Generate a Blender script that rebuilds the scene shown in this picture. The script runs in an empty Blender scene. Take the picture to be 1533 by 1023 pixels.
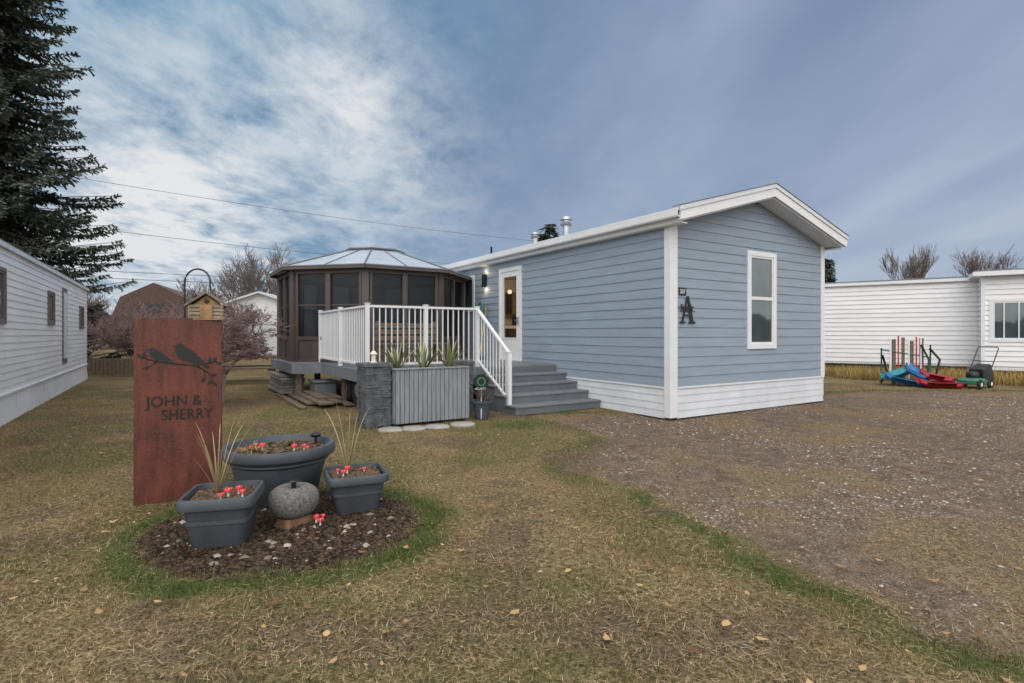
import bpy, math, random
import numpy as np
from mathutils import Vector, Matrix
random.seed(7); rng=np.random.default_rng(7)
sc=bpy.context.scene
sc.view_settings.view_transform='Standard'; sc.view_settings.look='None'; sc.view_settings.exposure=0; sc.view_settings.gamma=1
R=math.radians
# ---------------------------------------------------------------- helpers
def link(o,parent=None):
    sc.collection.objects.link(o)
    if parent: o.parent=parent
    return o
def root(name,loc=(0,0,0),rz=0,rx=0,ry=0):
    e=bpy.data.objects.new(name,None); e.location=loc; e.rotation_euler=(R(rx),R(ry),R(rz)); e.empty_display_size=.2
    return link(e)
def mesh(name,v,f,mat=None,parent=None,smooth=False,loc=None,rot=None,bevel=0):
    me=bpy.data.meshes.new(name); me.from_pydata([tuple(map(float,p)) for p in v],[],f); me.update()
    if mat: me.materials.append(mat)
    if smooth: me.polygons.foreach_set('use_smooth',[True]*len(me.polygons))
    o=bpy.data.objects.new(name,me); link(o,parent)
    if loc: o.location=loc
    if rot: o.rotation_euler=rot
    if bevel:
        m=o.modifiers.new('b','BEVEL'); m.width=bevel; m.segments=2; m.limit_method='ANGLE'
    return o
BF=[(0,3,2,1),(4,5,6,7),(0,1,5,4),(1,2,6,5),(2,3,7,6),(3,0,4,7)]
def boxes(name,L,mat,parent=None,bevel=0,loc=None,rot=None):
    """L: list of (x0,x1,y0,y1,z0,z1)"""
    v=[];f=[]
    for (a,b,c,d,e,g) in L:
        n=len(v); v+=[(a,c,e),(b,c,e),(b,d,e),(a,d,e),(a,c,g),(b,c,g),(b,d,g),(a,d,g)]
        f+=[tuple(n+i for i in q) for q in BF]
    return mesh(name,v,f,mat,parent,bevel=bevel,loc=loc,rot=rot)
def box(name,a,b,c,d,e,g,mat,parent=None,bevel=0,**k): return boxes(name,[(a,b,c,d,e,g)],mat,parent,bevel,**k)
def bigmesh(name,v,q,mat,parent=None,cols=None,smooth=False,n=4):
    v=np.asarray(v,dtype=np.float32).reshape(-1,3); q=np.asarray(q,dtype=np.int32).reshape(-1,n)
    me=bpy.data.meshes.new(name); me.vertices.add(len(v)); me.vertices.foreach_set('co',v.ravel())
    me.loops.add(q.size); me.loops.foreach_set('vertex_index',q.ravel())
    me.polygons.add(len(q)); me.polygons.foreach_set('loop_start',np.arange(0,q.size,n,dtype=np.int32))
    me.polygons.foreach_set('loop_total',np.full(len(q),n,dtype=np.int32))
    if smooth: me.polygons.foreach_set('use_smooth',np.ones(len(q),dtype=bool))
    me.update(calc_edges=True)
    if cols is not None:
        ca=me.color_attributes.new(name='Col',type='FLOAT_COLOR',domain='POINT')
        c=np.ones((len(v),4),dtype=np.float32); c[:,:3]=cols; ca.data.foreach_set('color',c.ravel())
    if mat: me.materials.append(mat)
    return link(bpy.data.objects.new(name,me),parent)
def lathe(name,prof,mat,parent=None,seg=40,loc=None,smooth=True,sq=0,rot=None,wob=0):
    v=[];f=[]
    for r,z in prof:
        for i in range(seg):
            t=2*math.pi*i/seg; c,s=math.cos(t),math.sin(t)
            k=1
            if sq: k=(abs(c)**sq+abs(s)**sq)**(-1/sq)
            if wob: k*=1+wob*math.sin(3*t+z*7)+wob*.7*math.sin(5*t+2-z*5)
            v.append((r*k*c,r*k*s,z))
    for j in range(len(prof)-1):
        for i in range(seg):
            a=j*seg+i;b=j*seg+(i+1)%seg; f.append((a,b,b+seg,a+seg))
    f.append(tuple(range(seg))[::-1]); f.append(tuple((len(prof)-1)*seg+i for i in range(seg)))
    o=mesh(name,v,f,mat,parent,smooth,loc,rot)
    if smooth:
        m=o.modifiers.new('e','EDGE_SPLIT'); m.split_angle=R(40)
    return o
def tubes(name,paths,mat,parent=None,seg=6,smooth=True):
    V=[];F=[]
    for p in paths:
        n0=len(V); P=[Vector(q[:3]) for q in p]
        for i,q in enumerate(P):
            d=(P[min(i+1,len(P)-1)]-P[max(i-1,0)]).normalized()
            up=Vector((0,0,1)) if abs(d.z)<.9 else Vector((1,0,0))
            a=d.cross(up).normalized(); b=d.cross(a)
            for k in range(seg):
                t=2*math.pi*k/seg; V.append(q+(a*math.cos(t)+b*math.sin(t))*p[i][3])
        for i in range(len(P)-1):
            for k in range(seg):
                a0=n0+i*seg+k;b0=n0+i*seg+(k+1)%seg; F.append((a0,b0,b0+seg,a0+seg))
        F.append(tuple(n0+k for k in range(seg))); F.append(tuple(n0+(len(P)-1)*seg+k for k in range(seg))[::-1])
    return mesh(name,V,F,mat,parent,smooth)
def prism(name,poly,t,mat,parent=None,loc=None,rot=None,bevel=0):
    n=len(poly); v=[(x,0,z) for x,z in poly]+[(x,t,z) for x,z in poly]
    f=[tuple(range(n)),tuple(range(n,2*n))[::-1]]+[(i,i+n,(i+1)%n+n,(i+1)%n) for i in range(n)]
    return mesh(name,v,f,mat,parent,loc=loc,rot=rot,bevel=bevel)
def text(name,s,size,mat,parent,loc,rot,sx=1,ext=.002,bold=0):
    c=bpy.data.curves.new(name,'FONT'); c.body=s; c.size=size; c.extrude=ext; c.offset=bold
    o=bpy.data.objects.new('t',c); link(o); bpy.context.view_layer.update()
    me=bpy.data.meshes.new_from_object(o.evaluated_get(bpy.context.evaluated_depsgraph_get()))
    bpy.data.objects.remove(o); me.materials.clear(); me.materials.append(mat)
    n=bpy.data.objects.new(name,me); link(n,parent); n.location=loc; n.rotation_euler=rot; n.scale=(sx,1,1); return n
# ---------------------------------------------------------------- materials
def mat(name,col,rough=.6,var=.15,scale=4,bump=0,bscale=60,metal=0,col2=None,spec=.5,stretch=None,emis=None,detail=4,board=None):
    m=bpy.data.materials.new(name); m.use_nodes=True; nt=m.node_tree; N=nt.nodes; Lk=nt.links; b=N['Principled BSDF']
    b.inputs['Roughness'].default_value=rough; b.inputs['Metallic'].default_value=metal; b.inputs['Specular IOR Level'].default_value=spec
    tc=N.new('ShaderNodeTexCoord'); src=tc.outputs['Object']
    if stretch:
        mp=N.new('ShaderNodeMapping'); mp.inputs['Scale'].default_value=stretch; Lk.new(src,mp.inputs[0]); src=mp.outputs[0]
    nz=N.new('ShaderNodeTexNoise'); nz.inputs['Scale'].default_value=scale; nz.inputs['Detail'].default_value=detail; nz.inputs['Roughness'].default_value=.65; Lk.new(src,nz.inputs['Vector'])
    rp=N.new('ShaderNodeValToRGB'); rp.color_ramp.elements[0].position=.3; rp.color_ramp.elements[1].position=.7
    c2=col2 or tuple(min(1,c*(1+var)) for c in col); c1=col if col2 else tuple(c*(1-var) for c in col)
    rp.color_ramp.elements[0].color=(*c1,1); rp.color_ramp.elements[1].color=(*c2,1)
    Lk.new(nz.outputs['Fac'],rp.inputs[0]); Lk.new(rp.outputs[0],b.inputs['Base Color'])
    if bump:
        n2=N.new('ShaderNodeTexNoise'); n2.inputs['Scale'].default_value=bscale; n2.inputs['Detail'].default_value=3; Lk.new(src,n2.inputs['Vector'])
        bp=N.new('ShaderNodeBump'); bp.inputs['Strength'].default_value=bump; bp.inputs['Distance'].default_value=.01
        Lk.new(n2.outputs['Fac'],bp.inputs['Height']); Lk.new(bp.outputs[0],b.inputs['Normal'])
    if emis:
        b.inputs['Emission Color'].default_value=(*emis[:3],1); b.inputs['Emission Strength'].default_value=emis[3]
    return m
def colmat(name,rough=.8):
    m=bpy.data.materials.new(name); m.use_nodes=True; N=m.node_tree.nodes; b=N['Principled BSDF']
    a=N.new('ShaderNodeAttribute'); a.attribute_name='Col'; m.node_tree.links.new(a.outputs['Color'],b.inputs['Base Color'])
    b.inputs['Roughness'].default_value=rough; b.inputs['Specular IOR Level'].default_value=.25
    return m
M_blue=mat('blue_siding',(.262,.322,.39),.6,.09,1.2,.2,140,stretch=(1,1,8))
M_white=mat('white_trim',(.74,.75,.77),.45,.05,2,.05,80)
M_skirt=mat('white_skirt',(.64,.67,.71),.5,.09,2,.08,60)
M_wsid=mat('white_siding',(.78,.79,.81),.5,.08,.7,.1,60,stretch=(1,1,4))
M_roof=mat('roof_shingle',(.16,.17,.19),.85,.25,12,.6,60)
M_galv=mat('galvanised',(.5,.52,.55),.35,.15,8,metal=.8)
M_glass=mat('window_glass',(.10,.13,.14),.03,.25,1,spec=1.0,metal=.35)
M_deck=mat('deck_board',(.17,.185,.205),.6,.2,3,.2,90,stretch=(1,8,1))
M_deckd=mat('deck_fascia',(.13,.14,.16),.6,.15,3,.2,90)
M_brown=mat('bronze_frame',(.080,.062,.057),.45,.12,3)
M_black=mat('black_paint',(.012,.012,.014),.4,.2,5)
M_wood=mat('weathered_wood',(.15,.115,.08),.8,.4,6,.4,50,stretch=(1,1,6))
M_grey=mat('grey_planks',(.24,.26,.28),.65,.2,3,.3,60,stretch=(6,6,1))
M_stone=mat('ledge_stone',(.10,.11,.12),.9,.45,9,.8,40)
M_pot=mat('slate_plastic',(.062,.075,.09),.55,.2,5,.2,120)
M_soil=mat('soil',(.03,.02,.014),.95,.5,25,1,60)
M_bark=mat('bark',(.09,.07,.055),.9,.3,8,.8,30)
M_twig=mat('twigs',(.15,.12,.11),.9,.3,3)
M_twigr=mat('twigs_reddish',(.19,.13,.125),.9,.3,3)
M_conc=mat('concrete',(.36,.35,.32),.9,.2,8,.4,60)
M_red=mat('red_plastic',(.6,.02,.03),.35,.1,5)
M_cream=mat('cream',(.75,.7,.6),.6,.05,5)
M_rubber=mat('rubber',(.02,.02,.02),.8,.1,8)
col=colmat('blades'); colstone=colmat('stones',.9)
M_rust=mat('corten_rust',(.045,.013,.010),.5,.3,3.2,.5,45,col2=(.18,.045,.026),stretch=(3,3,.9),detail=10)
def thin(name,base,rough,f):
    m=bpy.data.materials.new(name); m.use_nodes=True
    nt=m.node_tree; b=nt.nodes['Principled BSDF']; b.inputs['Base Color'].default_value=(*base,1); b.inputs['Roughness'].default_value=rough
    tr=nt.nodes.new('ShaderNodeBsdfTransparent'); mx=nt.nodes.new('ShaderNodeMixShader'); mx.inputs[0].default_value=f
    nt.links.new(tr.outputs[0],mx.inputs[1]); nt.links.new(b.outputs[0],mx.inputs[2]); nt.links.new(mx.outputs[0],nt.nodes['Material Output'].inputs[0]); return m
M_scr=thin('screen',(.014,.018,.024),.35,.60)
M_clear=thin('clear_glass',(.02,.02,.02),.03,.18)

# ---------------------------------------------------------------- numpy noise
_lat=rng.random((256,256))
def vn(x,y,s,o=0):
    gx=x*s+o*17.3+1000; gy=y*s+o*31.7+1000; ix=np.floor(gx).astype(int); iy=np.floor(gy).astype(int); fx=gx-ix; fy=gy-iy
    fx=fx*fx*(3-2*fx); fy=fy*fy*(3-2*fy); a=_lat[ix%256,iy%256];b=_lat[(ix+1)%256,iy%256];c=_lat[ix%256,(iy+1)%256];d=_lat[(ix+1)%256,(iy+1)%256]
    return (a*(1-fx)+b*fx)*(1-fy)+(c*(1-fx)+d*fx)*fy
def fbm(x,y,s,o=0): return (vn(x,y,s,o)*.5+vn(x,y,s*2.1,o+1)*.27+vn(x,y,s*4.3,o+2)*.15+vn(x,y,s*9,o+3)*.08)
GP=np.array([(.55,9.3),(.95,8.6),(1.35,7.4),(1.22,6.7),(.72,5.85),(.88,5.35),(1.31,4.54),(1.75,3.8),(1.82,3.1),(2.02,2.58),(2.3,2.2),(2.6,1.0),(3,-6),(60,-6),(60,12.6),(22,12.6),(13,13),(8.5,13.2),(6.2,11.6),(2.6,9.6)])
def sdf(x,y,P=GP):
    ins=np.zeros(x.shape,bool); d=np.full(x.shape,1e9)
    n=len(P)
    for i in range(n):
        x1,y1=P[i];x2,y2=P[(i+1)%n]
        c=((y1>y)!=(y2>y))&(x<(x2-x1)*(y-y1)/((y2-y1) if y2!=y1 else 1e-9)+x1); ins^=c
        dx,dy=x2-x1,y2-y1; t=np.clip(((x-x1)*dx+(y-y1)*dy)/(dx*dx+dy*dy),0,1)
        d=np.minimum(d,np.hypot(x-x1-t*dx,y-y1-t*dy))
    return np.where(ins,d,-d)
BX,BY,BRX,BRY=-1.62,3.95,.92,.82
def masks(x,y):
    g=sdf(x,y)+(fbm(x,y,1.6,5)-.5)*.6
    gravel=np.clip(g/.35+.5,0,1)
    e=(np.hypot((x-BX)/BRX,(y-BY)/BRY)-1)+(fbm(x,y,3,9)-.5)*.3
    mulch=np.clip(.5-e/.12,0,1)
    green=np.exp(-((g+.25)/.20)**2)*.9*np.clip(fbm(x,y,1.1,6)*2.4-.45,0,1)
    green=np.maximum(green,np.exp(-((e-.16)/.18)**2)*.97)
    green=np.maximum(green,np.exp(-(np.hypot(x-.15,y-8.4)/.8)**2)*.8)
    green=np.maximum(green,np.clip((fbm(x,y,.8,20)-.49)*3.6,0,.38))
    dirt=np.exp(-(np.hypot((x+5.6)/.95,(y-10.8)/.8))**4)
    dirt=np.maximum(dirt,np.clip((fbm(x,y,1.6,40)-.55)*6,0,.75))
    dirt=np.maximum(dirt,np.where((x>6)&(y>9),np.exp(-((y-12.4)/1.1)**2)*.6,0))
    strawp=np.clip((fbm(x,y,1.1,90)-.53)*8,0,1)
    return gravel,mulch,green,dirt,strawp
def gz(x,y):
    gr,mu,_,_,_=masks(x,y)
    return (fbm(x,y,.8,30)-.5)*.05+(fbm(x,y,4,33)-.5)*.026-gr*.02+mu*.03-.005
# ---------------------------------------------------------------- ground
xs=np.concatenate([[-600,-250,-100,-50,-30,-20,-15],np.arange(-12,16,.07),[16.5,18,22,30,50,100,250,600]])
ys=np.concatenate([[-400,-100,-30,-10,-4,-1,.5],np.arange(1.2,18,.07),[18.5,20,24,30,45,80,150,300,900]])
X,Y=np.meshgrid(xs,ys); Z=gz(X,Y)
near=np.clip((40-np.hypot(X,Y))/20,0,1); Z=Z*near
gr,mu,grn,dr,stp=masks(X,Y)
nx=len(xs);ny=len(ys); I=np.arange(nx*ny).reshape(ny,nx)
Q=np.stack([I[:-1,:-1],I[:-1,1:],I[1:,1:],I[1:,:-1]],-1).reshape(-1,4)
gm=bpy.data.materials.new('ground'); gm.use_nodes=True
ground=bigmesh('ground',np.stack([X,Y,Z],-1),Q,gm,smooth=True)
for nm,arr in (('gravel',gr),('mulch',mu),('green',grn),('dirt',dr),('strawp',stp)):
    at=ground.data.attributes.new(nm,'FLOAT','POINT'); at.data.foreach_set('value',arr.astype(np.float32).ravel())
nt=gm.node_tree;N=nt.nodes;L=nt.links;b=N['Principled BSDF']; b.inputs['Roughness'].default_value=.95; b.inputs['Specular IOR Level'].default_value=.15
tc=N.new('ShaderNodeTexCoord')
def noise(s,d=6,r=.65,typ='ShaderNodeTexNoise'):
    n=N.new(typ); n.inputs['Scale'].default_value=s
    if typ=='ShaderNodeTexNoise': n.inputs['Detail'].default_value=d; n.inputs['Roughness'].default_value=r
    L.new(tc.outputs['Object'],n.inputs['Vector']); return n
def ramp(inp,st):
    r=N.new('ShaderNodeValToRGB'); el=r.color_ramp.elements
    while len(el)<len(st): el.new(.5)
    for e,(p,c) in zip(el,st): e.position=p; e.color=(*c,1)
    L.new(inp,r.inputs[0]); return r.outputs[0]
def mixc(f,a,c):
    m=N.new('ShaderNodeMix'); m.data_type='RGBA'; L.new(f,m.inputs[0]); L.new(a,m.inputs[6]); L.new(c,m.inputs[7]); return m.outputs[2]
def attr(n):
    a=N.new('ShaderNodeAttribute'); a.attribute_name=n; return a.outputs['Fac']
n1=noise(2.2,5,.75); n2=noise(30,4,.85)
straw=ramp(n2.outputs['Fac'],[(.36,(.08,.052,.027)),(.5,(.28,.195,.10)),(.64,(.50,.375,.215))])
straw2=ramp(n2.outputs['Fac'],[(.36,(.06,.05,.021)),(.5,(.22,.175,.083)),(.64,(.40,.32,.17))])
lawn=mixc(ramp(n1.outputs['Fac'],[(.4,(0,0,0)),(.62,(1,1,1))]),straw,straw2)
greenc=ramp(n2.outputs['Fac'],[(.3,(.030,.045,.012)),(.55,(.08,.12,.03)),(.75,(.17,.21,.07))])
c=mixc(attr('green'),lawn,greenc)
dirtc=ramp(n2.outputs['Fac'],[(.36,(.06,.04,.026)),(.64,(.26,.185,.12))]); c=mixc(attr('dirt'),c,dirtc)
vo=noise(60,typ='ShaderNodeTexVoronoi')
peb=ramp(vo.outputs['Color'],[(.15,(.10,.070,.050)),(.5,(.20,.15,.112)),(.9,(.40,.33,.27))])
n4=noise(5,7,.85)
dirt2=ramp(n4.outputs['Fac'],[(.38,(.10,.066,.044)),(.5,(.20,.142,.10)),(.62,(.33,.25,.18))])
gcol=mixc(ramp(n1.outputs['Fac'],[(.40,(.10,.10,.10)),(.60,(.75,.75,.75))]),dirt2,peb)
gs=N.new('ShaderNodeMath'); gs.operation='MULTIPLY'; L.new(attr('strawp'),gs.inputs[0]); gs.inputs[1].default_value=.6
gcol=mixc(gs.outputs[0],gcol,straw)
c=mixc(attr('gravel'),c,gcol)
mul=ramp(n2.outputs['Fac'],[(.3,(.008,.006,.005)),(.7,(.05,.034,.024))]); c=mixc(attr('mulch'),c,mul)
L.new(c,b.inputs['Base Color'])
bp=N.new('ShaderNodeBump'); bp.inputs['Strength'].default_value=1; bp.inputs['Distance'].default_value=.022
ad=N.new('ShaderNodeMath'); ad.operation='ADD'; L.new(n2.outputs['Fac'],ad.inputs[0]); L.new(vo.outputs['Distance'],ad.inputs[1])
L.new(ad.outputs[0],bp.inputs['Height']); L.new(bp.outputs[0],b.inputs['Normal'])

# ---- grass blades
def blades(x,y,z,length,width,colr,name,lean=.7,lmin=0,base=.5):
    n=len(x); th=rng.random(n)*2*np.pi; ph=rng.random(n)*2*np.pi; ln=lmin+rng.random(n)*(lean-lmin)
    wx=np.cos(th)*width/2; wy=np.sin(th)*width/2
    tx=np.cos(ph)*length*ln; ty=np.sin(ph)*length*ln; tz=length*np.sqrt(np.clip(1-(ln*.9)**2,.02,1))
    V=np.zeros((n,3,3)); V[:,0]=np.stack([x-wx,y-wy,z],-1); V[:,1]=np.stack([x+wx,y+wy,z],-1); V[:,2]=np.stack([x+tx,y+ty,z+tz],-1)
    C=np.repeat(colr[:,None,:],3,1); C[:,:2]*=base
    return bigmesh(name,V,np.arange(3*n),col,None,cols=C.reshape(-1,3),n=3)
CA,SA=math.cos(R(32.3)),math.sin(R(32.3))
def inhouse(x,y):
    la=(x-2.59)*CA+(y-8.88)*SA; lb=-(x-2.59)*SA+(y-8.88)*CA
    return (la>-.05)&(la<4.7)&(lb>-.05)
n=410000
y=1.5*np.exp(rng.random(n)*math.log(15/1.5)); x=(rng.random(n)*2-1)*(y*1.02+.6)
gr,mu,grn,dr,stp=masks(x,y); cl=fbm(x,y,7,55)
keep=(rng.random(n)>gr*(.992-.38*stp))&(rng.random(n)>mu*.985)&(rng.random(n)>dr*.80)&(rng.random(n)<np.clip(cl*3.2-.75,.25,1))&~inhouse(x,y)
x,y,gr,grn,cl=x[keep],y[keep],gr[keep],grn[keep],cl[keep]; n=len(x)
isg=rng.random(n)<(grn*.85*(1-.8*gr)+.025)
br=rng.random((n,1))
hue=np.clip((fbm(x,y,.9,66)-.38)*4,0,1)[:,None]
straw_c=(np.array([.35,.215,.105])*(1-br)+np.array([.58,.42,.24])*br)*(1-hue)+(np.array([.36,.275,.12])*(1-br)+np.array([.60,.49,.28])*br)*hue
dk=rng.random((n,1))<.24; straw_c=np.where(dk,straw_c*np.array([.42,.38,.34]),straw_c)
green_c=np.array([.055,.085,.018])*(1-br)+np.array([.19,.25,.07])*br
cc=np.where(isg[:,None],green_c,straw_c)*(0.55+.90*fbm(x,y,2.4,60))[:,None]
ln=(.014+.024*rng.random(n))*(1+1.1*isg*grn**2)*np.where(gr>.5,.8,1)*(.6+.9*cl); wd=.0025*(np.maximum(y,2)/2.2)**.75
blades(x,y,gz(x,y)-.003,ln,wd,cc,'lawn_grass',1.1)
n=80000; y=1.5*np.exp(rng.random(n)*math.log(9/1.5)); x=(rng.random(n)*2-1)*(y*1.02+.6)
gr,mu,grn,dr,stp=masks(x,y); k=(rng.random(n)>gr*(.97-.35*stp))&(mu<.3)&(rng.random(n)>grn*.8)&(fbm(x,y,3,77)+.25*rng.random(n)>.55)&~inhouse(x,y)
x,y=x[k],y[k]; n=len(x); br=rng.random((n,1)); cc=np.array([.38,.25,.13])*(1-br)+np.array([.70,.54,.33])*br
blades(x,y,gz(x,y)+.006+.010*rng.random(n),.02+.045*rng.random(n),.0028*(np.maximum(y,2)/2.2)**.6,cc,'lawn_thatch',1.11,1.06,.9)
n=14000; x=10.4+rng.random(n)*11; y=18.3-(x-11)*.62+rng.random(n)*3.2-2.2
br=rng.random((n,1)); cc=np.array([.28,.18,.05])*(1-br)+np.array([.60,.44,.17])*br
blades(x,y,np.zeros(n)-.02,.12+.34*rng.random(n)*(.5+fbm(x,y,1,12)),np.full(n,.025),cc,'tall_dry_grass',.5)
# ---- pebbles
def pebbles(x,y,s,name,base,z=None):
    n=len(x); oct_=np.array([(1,0,0),(0,1,0),(-1,0,0),(0,-1,0),(0,0,1),(.7,.7,-.3)])
    F=np.array([(0,1,4),(1,2,4),(2,3,4),(3,0,4)])
    rot=rng.random(n)*6.28; J=1+(rng.random((n,6,3))-.5)*.6
    V=oct_[None]*J*s[:,None,None]; V[:,:,0]*=(1+.5*rng.random(n))[:,None]; V[:,:,2]*=.6
    c,si=np.cos(rot)[:,None],np.sin(rot)[:,None]; vx=V[:,:,0]*c-V[:,:,1]*si; vy=V[:,:,0]*si+V[:,:,1]*c
    V[:,:,0]=vx+x[:,None]; V[:,:,1]=vy+y[:,None]; V[:,:,2]+=(gz(x,y) if z is None else z)[:,None]
    q=(np.arange(n)[:,None,None]*6+F[None]).reshape(-1,3)
    C=np.repeat(base[:,None,:],6,1).reshape(-1,3)
    return bigmesh(name,V,q,colstone,cols=C,n=3)
n=160000; y=1.5*np.exp(rng.random(n)*math.log(14/1.5)); x=rng.random(n)*(y*1.1+1.2)
gr,mu,grn,dr,stp=masks(x,y)
dens=np.clip((fbm(x,y,.9,70)-.40)*4.5,.10,.95)*(1-.7*stp)
k=(rng.random(n)<gr*dens+.002)&~inhouse(x,y); x,y=x[k],y[k]; n=len(x)
g=rng.random((n,1))**1.3; base=np.array([.10,.068,.047])*(1-g)+np.array([.34,.27,.215])*g; base=np.where(rng.random((n,1))<.055,np.array([.52,.48,.43]),base)
pebbles(x,y,(.003+.010*rng.random(n)**3)*(np.maximum(y,2)/2.5)**.35,'gravel_driveway',base)
n=190; t=rng.random(n)*6.28; r=np.sqrt(rng.random(n))*.93; x=BX+np.cos(t)*r*BRX; y=BY-abs(np.sin(t))*r*BRY*rng.choice([1,1,1,-.6],n)
g=rng.random((n,1)); pebbles(x,y,.007+.026*rng.random(n)**3,'bed_stones',np.array([.16,.13,.10])*(1-g)+np.array([.45,.41,.36])*g)
n=8000; t=rng.random(n)*6.28; r=np.sqrt(rng.random(n))*1.05; x=BX+np.cos(t)*r*BRX; y=BY+np.sin(t)*r*BRY
g=rng.random((n,1)); pebbles(x,y,.006+.013*rng.random(n),'bark_mulch',np.array([.012,.008,.006])*(1-g)+np.array([.10,.065,.042])*g)
# fallen leaves
n=560; y=1.8*np.exp(rng.random(n)*math.log(12/1.8)); x=(rng.random(n)*2-1)*(y+.5); z=gz(x,y)+.022
s=.006+.022*rng.random(n)**2; th=rng.random(n)*6.28
V=np.zeros((n,6,3))
for i,(dx,dy,dz) in enumerate([(1.4,0,.7),(.5,.6,.1),(-.5,.65,.3),(-1.2,0,.5),(-.4,-.6,.0),(.5,-.55,.5)]):
    j=1+.4*(rng.random(n)-.5)
    V[:,i,0]=x+s*j*(dx*np.cos(th)-dy*np.sin(th)); V[:,i,1]=y+s*j*(dx*np.sin(th)+dy*np.cos(th)); V[:,i,2]=z+s*dz*rng.random(n)
g=rng.random((n,1)); C=np.repeat((np.array([.16,.08,.035])*(1-g)+np.array([.60,.41,.20])*g)[:,None],6,1).reshape(-1,3)
bigmesh('fallen_leaves',V,np.arange(6*n),col,cols=C,n=6)

# ---------------------------------------------------------------- siding
def siding(name,mapf,s0,s1,z0,z1,exp,matl,parent,openings=(),top=None,proud=.016,joints=0):
    V=[];F=[]; z=z0; rj=random.Random(len(name))
    while z<z1-1e-3:
        zt=min(z+exp,z1); segs=[(s0,s1)]
        for (oa,ob,oc,od) in openings:
            if (z+zt)/2>oc and (z+zt)/2<od:
                ns=[]
                for a,b_ in segs:
                    if ob<=a or oa>=b_: ns.append((a,b_)); continue
                    if a<oa: ns.append((a,oa))
                    if ob<b_: ns.append((ob,b_))
                segs=ns
        if joints:
            ns=[]
            for a,b_ in segs:
                q=a+rj.uniform(1,3.6); p=a
                while q<b_-.3: ns.append((p,q)); p=q+.003; q+=3.6
                ns.append((p,b_))
            segs=ns
        for a,b_ in segs:
            al,bl,at_,bt=a,b_,a,b_; zz=zt
            if top:
                lo=top(z); hi=top(zt)
                if lo is None: continue
                al,bl=max(a,lo[0]),min(b_,lo[1])
                if al>=bl: continue
                if hi is None: zz=z+exp*.5; m=(al+bl)/2; at_,bt=m-.02,m+.02
                else: at_,bt=max(a,hi[0]),min(b_,hi[1])
                if at_>bt: at_=bt=(al+bl)/2
            n=len(V)
            for (s,zq,nn) in [(al,z,proud),(bl,z,proud),(bt,zz,.003),(at_,zz,.003),(al,z,-.002),(bl,z,-.002)]: V.append(mapf(s,zq,nn))
            F+= [(n,n+1,n+2,n+3),(n+4,n+5,n+1,n)]
        z=zt
    return mesh(name,V,F,matl,parent)
# ================================================================ main house
H=root('mobile_home',(2.59,8.88,0),32.3)
HL=18.0; HW=4.64
longm=lambda s,z,n:(-n,s,z); frontm=lambda s,z,n:(s,-n,z); rightm=lambda s,z,n:(HW+n,s,z)
def rz(x): return 3.37+.28*min(x+.15,4.79-x)
def gtop(z):
    if z+.08<3.36: return (0,HW)
    d=(z+.08-3.37)/.28; a=-.15+d; b_=4.79-d
    return None if a>=b_ else (max(0,a),min(HW,b_))
siding('lap_siding_side',longm,.1,HL,.52,3.26,.165,M_blue,H,[(4.40,5.40,.76,2.99),(6.7,7.6,2.0,2.98)],joints=1)
siding('lap_siding_front',frontm,.15,HW-.1,.52,4.0,.165,M_blue,H,[(2.04,2.94,1.12,2.94)],top=gtop)
siding('lap_siding_rear_side',rightm,0,HL,.52,3.26,.165,M_blue,H)
boxes('walls',[(.002,.1,.0,4.4,0,3.25),(.002,.1,5.4,HL,0,3.25),(.002,.1,4.4,5.4,2.99,3.25),(.002,.1,4.4,5.4,0,.76),
  (HW-.1,HW-.002,.0,HL,0,3.25),(.1,HW-.1,HL-.1,HL,0,3.25),(.1,HW-.1,.002,.1,0,3.25)],M_blue,H)
prism('gable_wall',[(.0,3.25),(HW,3.25),(HW,3.42),(2.32,3.98),(0,3.38)],.08,M_blue,H,loc=(0,.003,0))
M_int=mat('interior_wall',(.52,.47,.40),.8,.1,2)
boxes('interior',[(.1,4.4,3.2,3.25,.7,3.2),(.1,4.4,9.2,9.25,.7,3.2),(4.4,4.45,3.2,9.25,.7,3.2),(.1,4.4,3.2,9.2,.7,.75),(.1,4.4,3.2,9.2,3.2,3.24)],M_int,H)
boxes('cabinet_white',[(2.1,2.7,8.6,9.19,.76,1.65),(1.2,1.6,7.4,7.8,.76,1.35)],M_white,H,bevel=.01)
boxes('cabinet_wood',[(2.45,3.3,8.7,9.19,2.05,2.75),(1.0,1.35,6.6,6.9,.76,1.55)],M_wood,H,bevel=.01)
boxes('wall_pictures',[(2.22,2.42,9.15,9.19,1.85,2.35),(2.75,3.0,9.15,9.19,1.7,1.95)],M_black,H)
boxes('corner_trim',[(-.03,.0,-.03,.10,.02,3.22),(0,.15,-.03,-.0,.02,3.3),(HW-.10,HW+.03,-.03,0,.5,3.3),(HW,HW+.03,0,.1,.5,3.2)],M_white,H,bevel=.003)
siding('skirting_side',longm,.1,HL,0.0,.50,.125,M_skirt,H,proud=.014,joints=1)
siding('skirting_front',frontm,.15,HW,0.0,.50,.125,M_skirt,H,proud=.014)
siding('skirting_rear_side',rightm,0,HL,0.0,.50,.125,M_skirt,H,proud=.014)
boxes('skirt_cap',[(-.028,.0,.1,HL,.492,.52),(.15,HW,-.028,.0,.492,.52)],M_white,H)
ov=.35
v=[];f=[]
sec=[(-.15,3.37),(2.32,4.06),(4.79,3.37),(4.79,3.33),(2.32,4.02),(-.15,3.33)]
for yy in (-ov,HL+.2): v+=[(x,yy,z) for x,z in sec]
f=[(0,1,2,3,4,5)[::-1],(6,7,8,9,10,11)]+[(i,(i+1)%6,(i+1)%6+6,i+6) for i in range(6)]
mesh('roof_shingles',v,f,M_roof,H)
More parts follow.
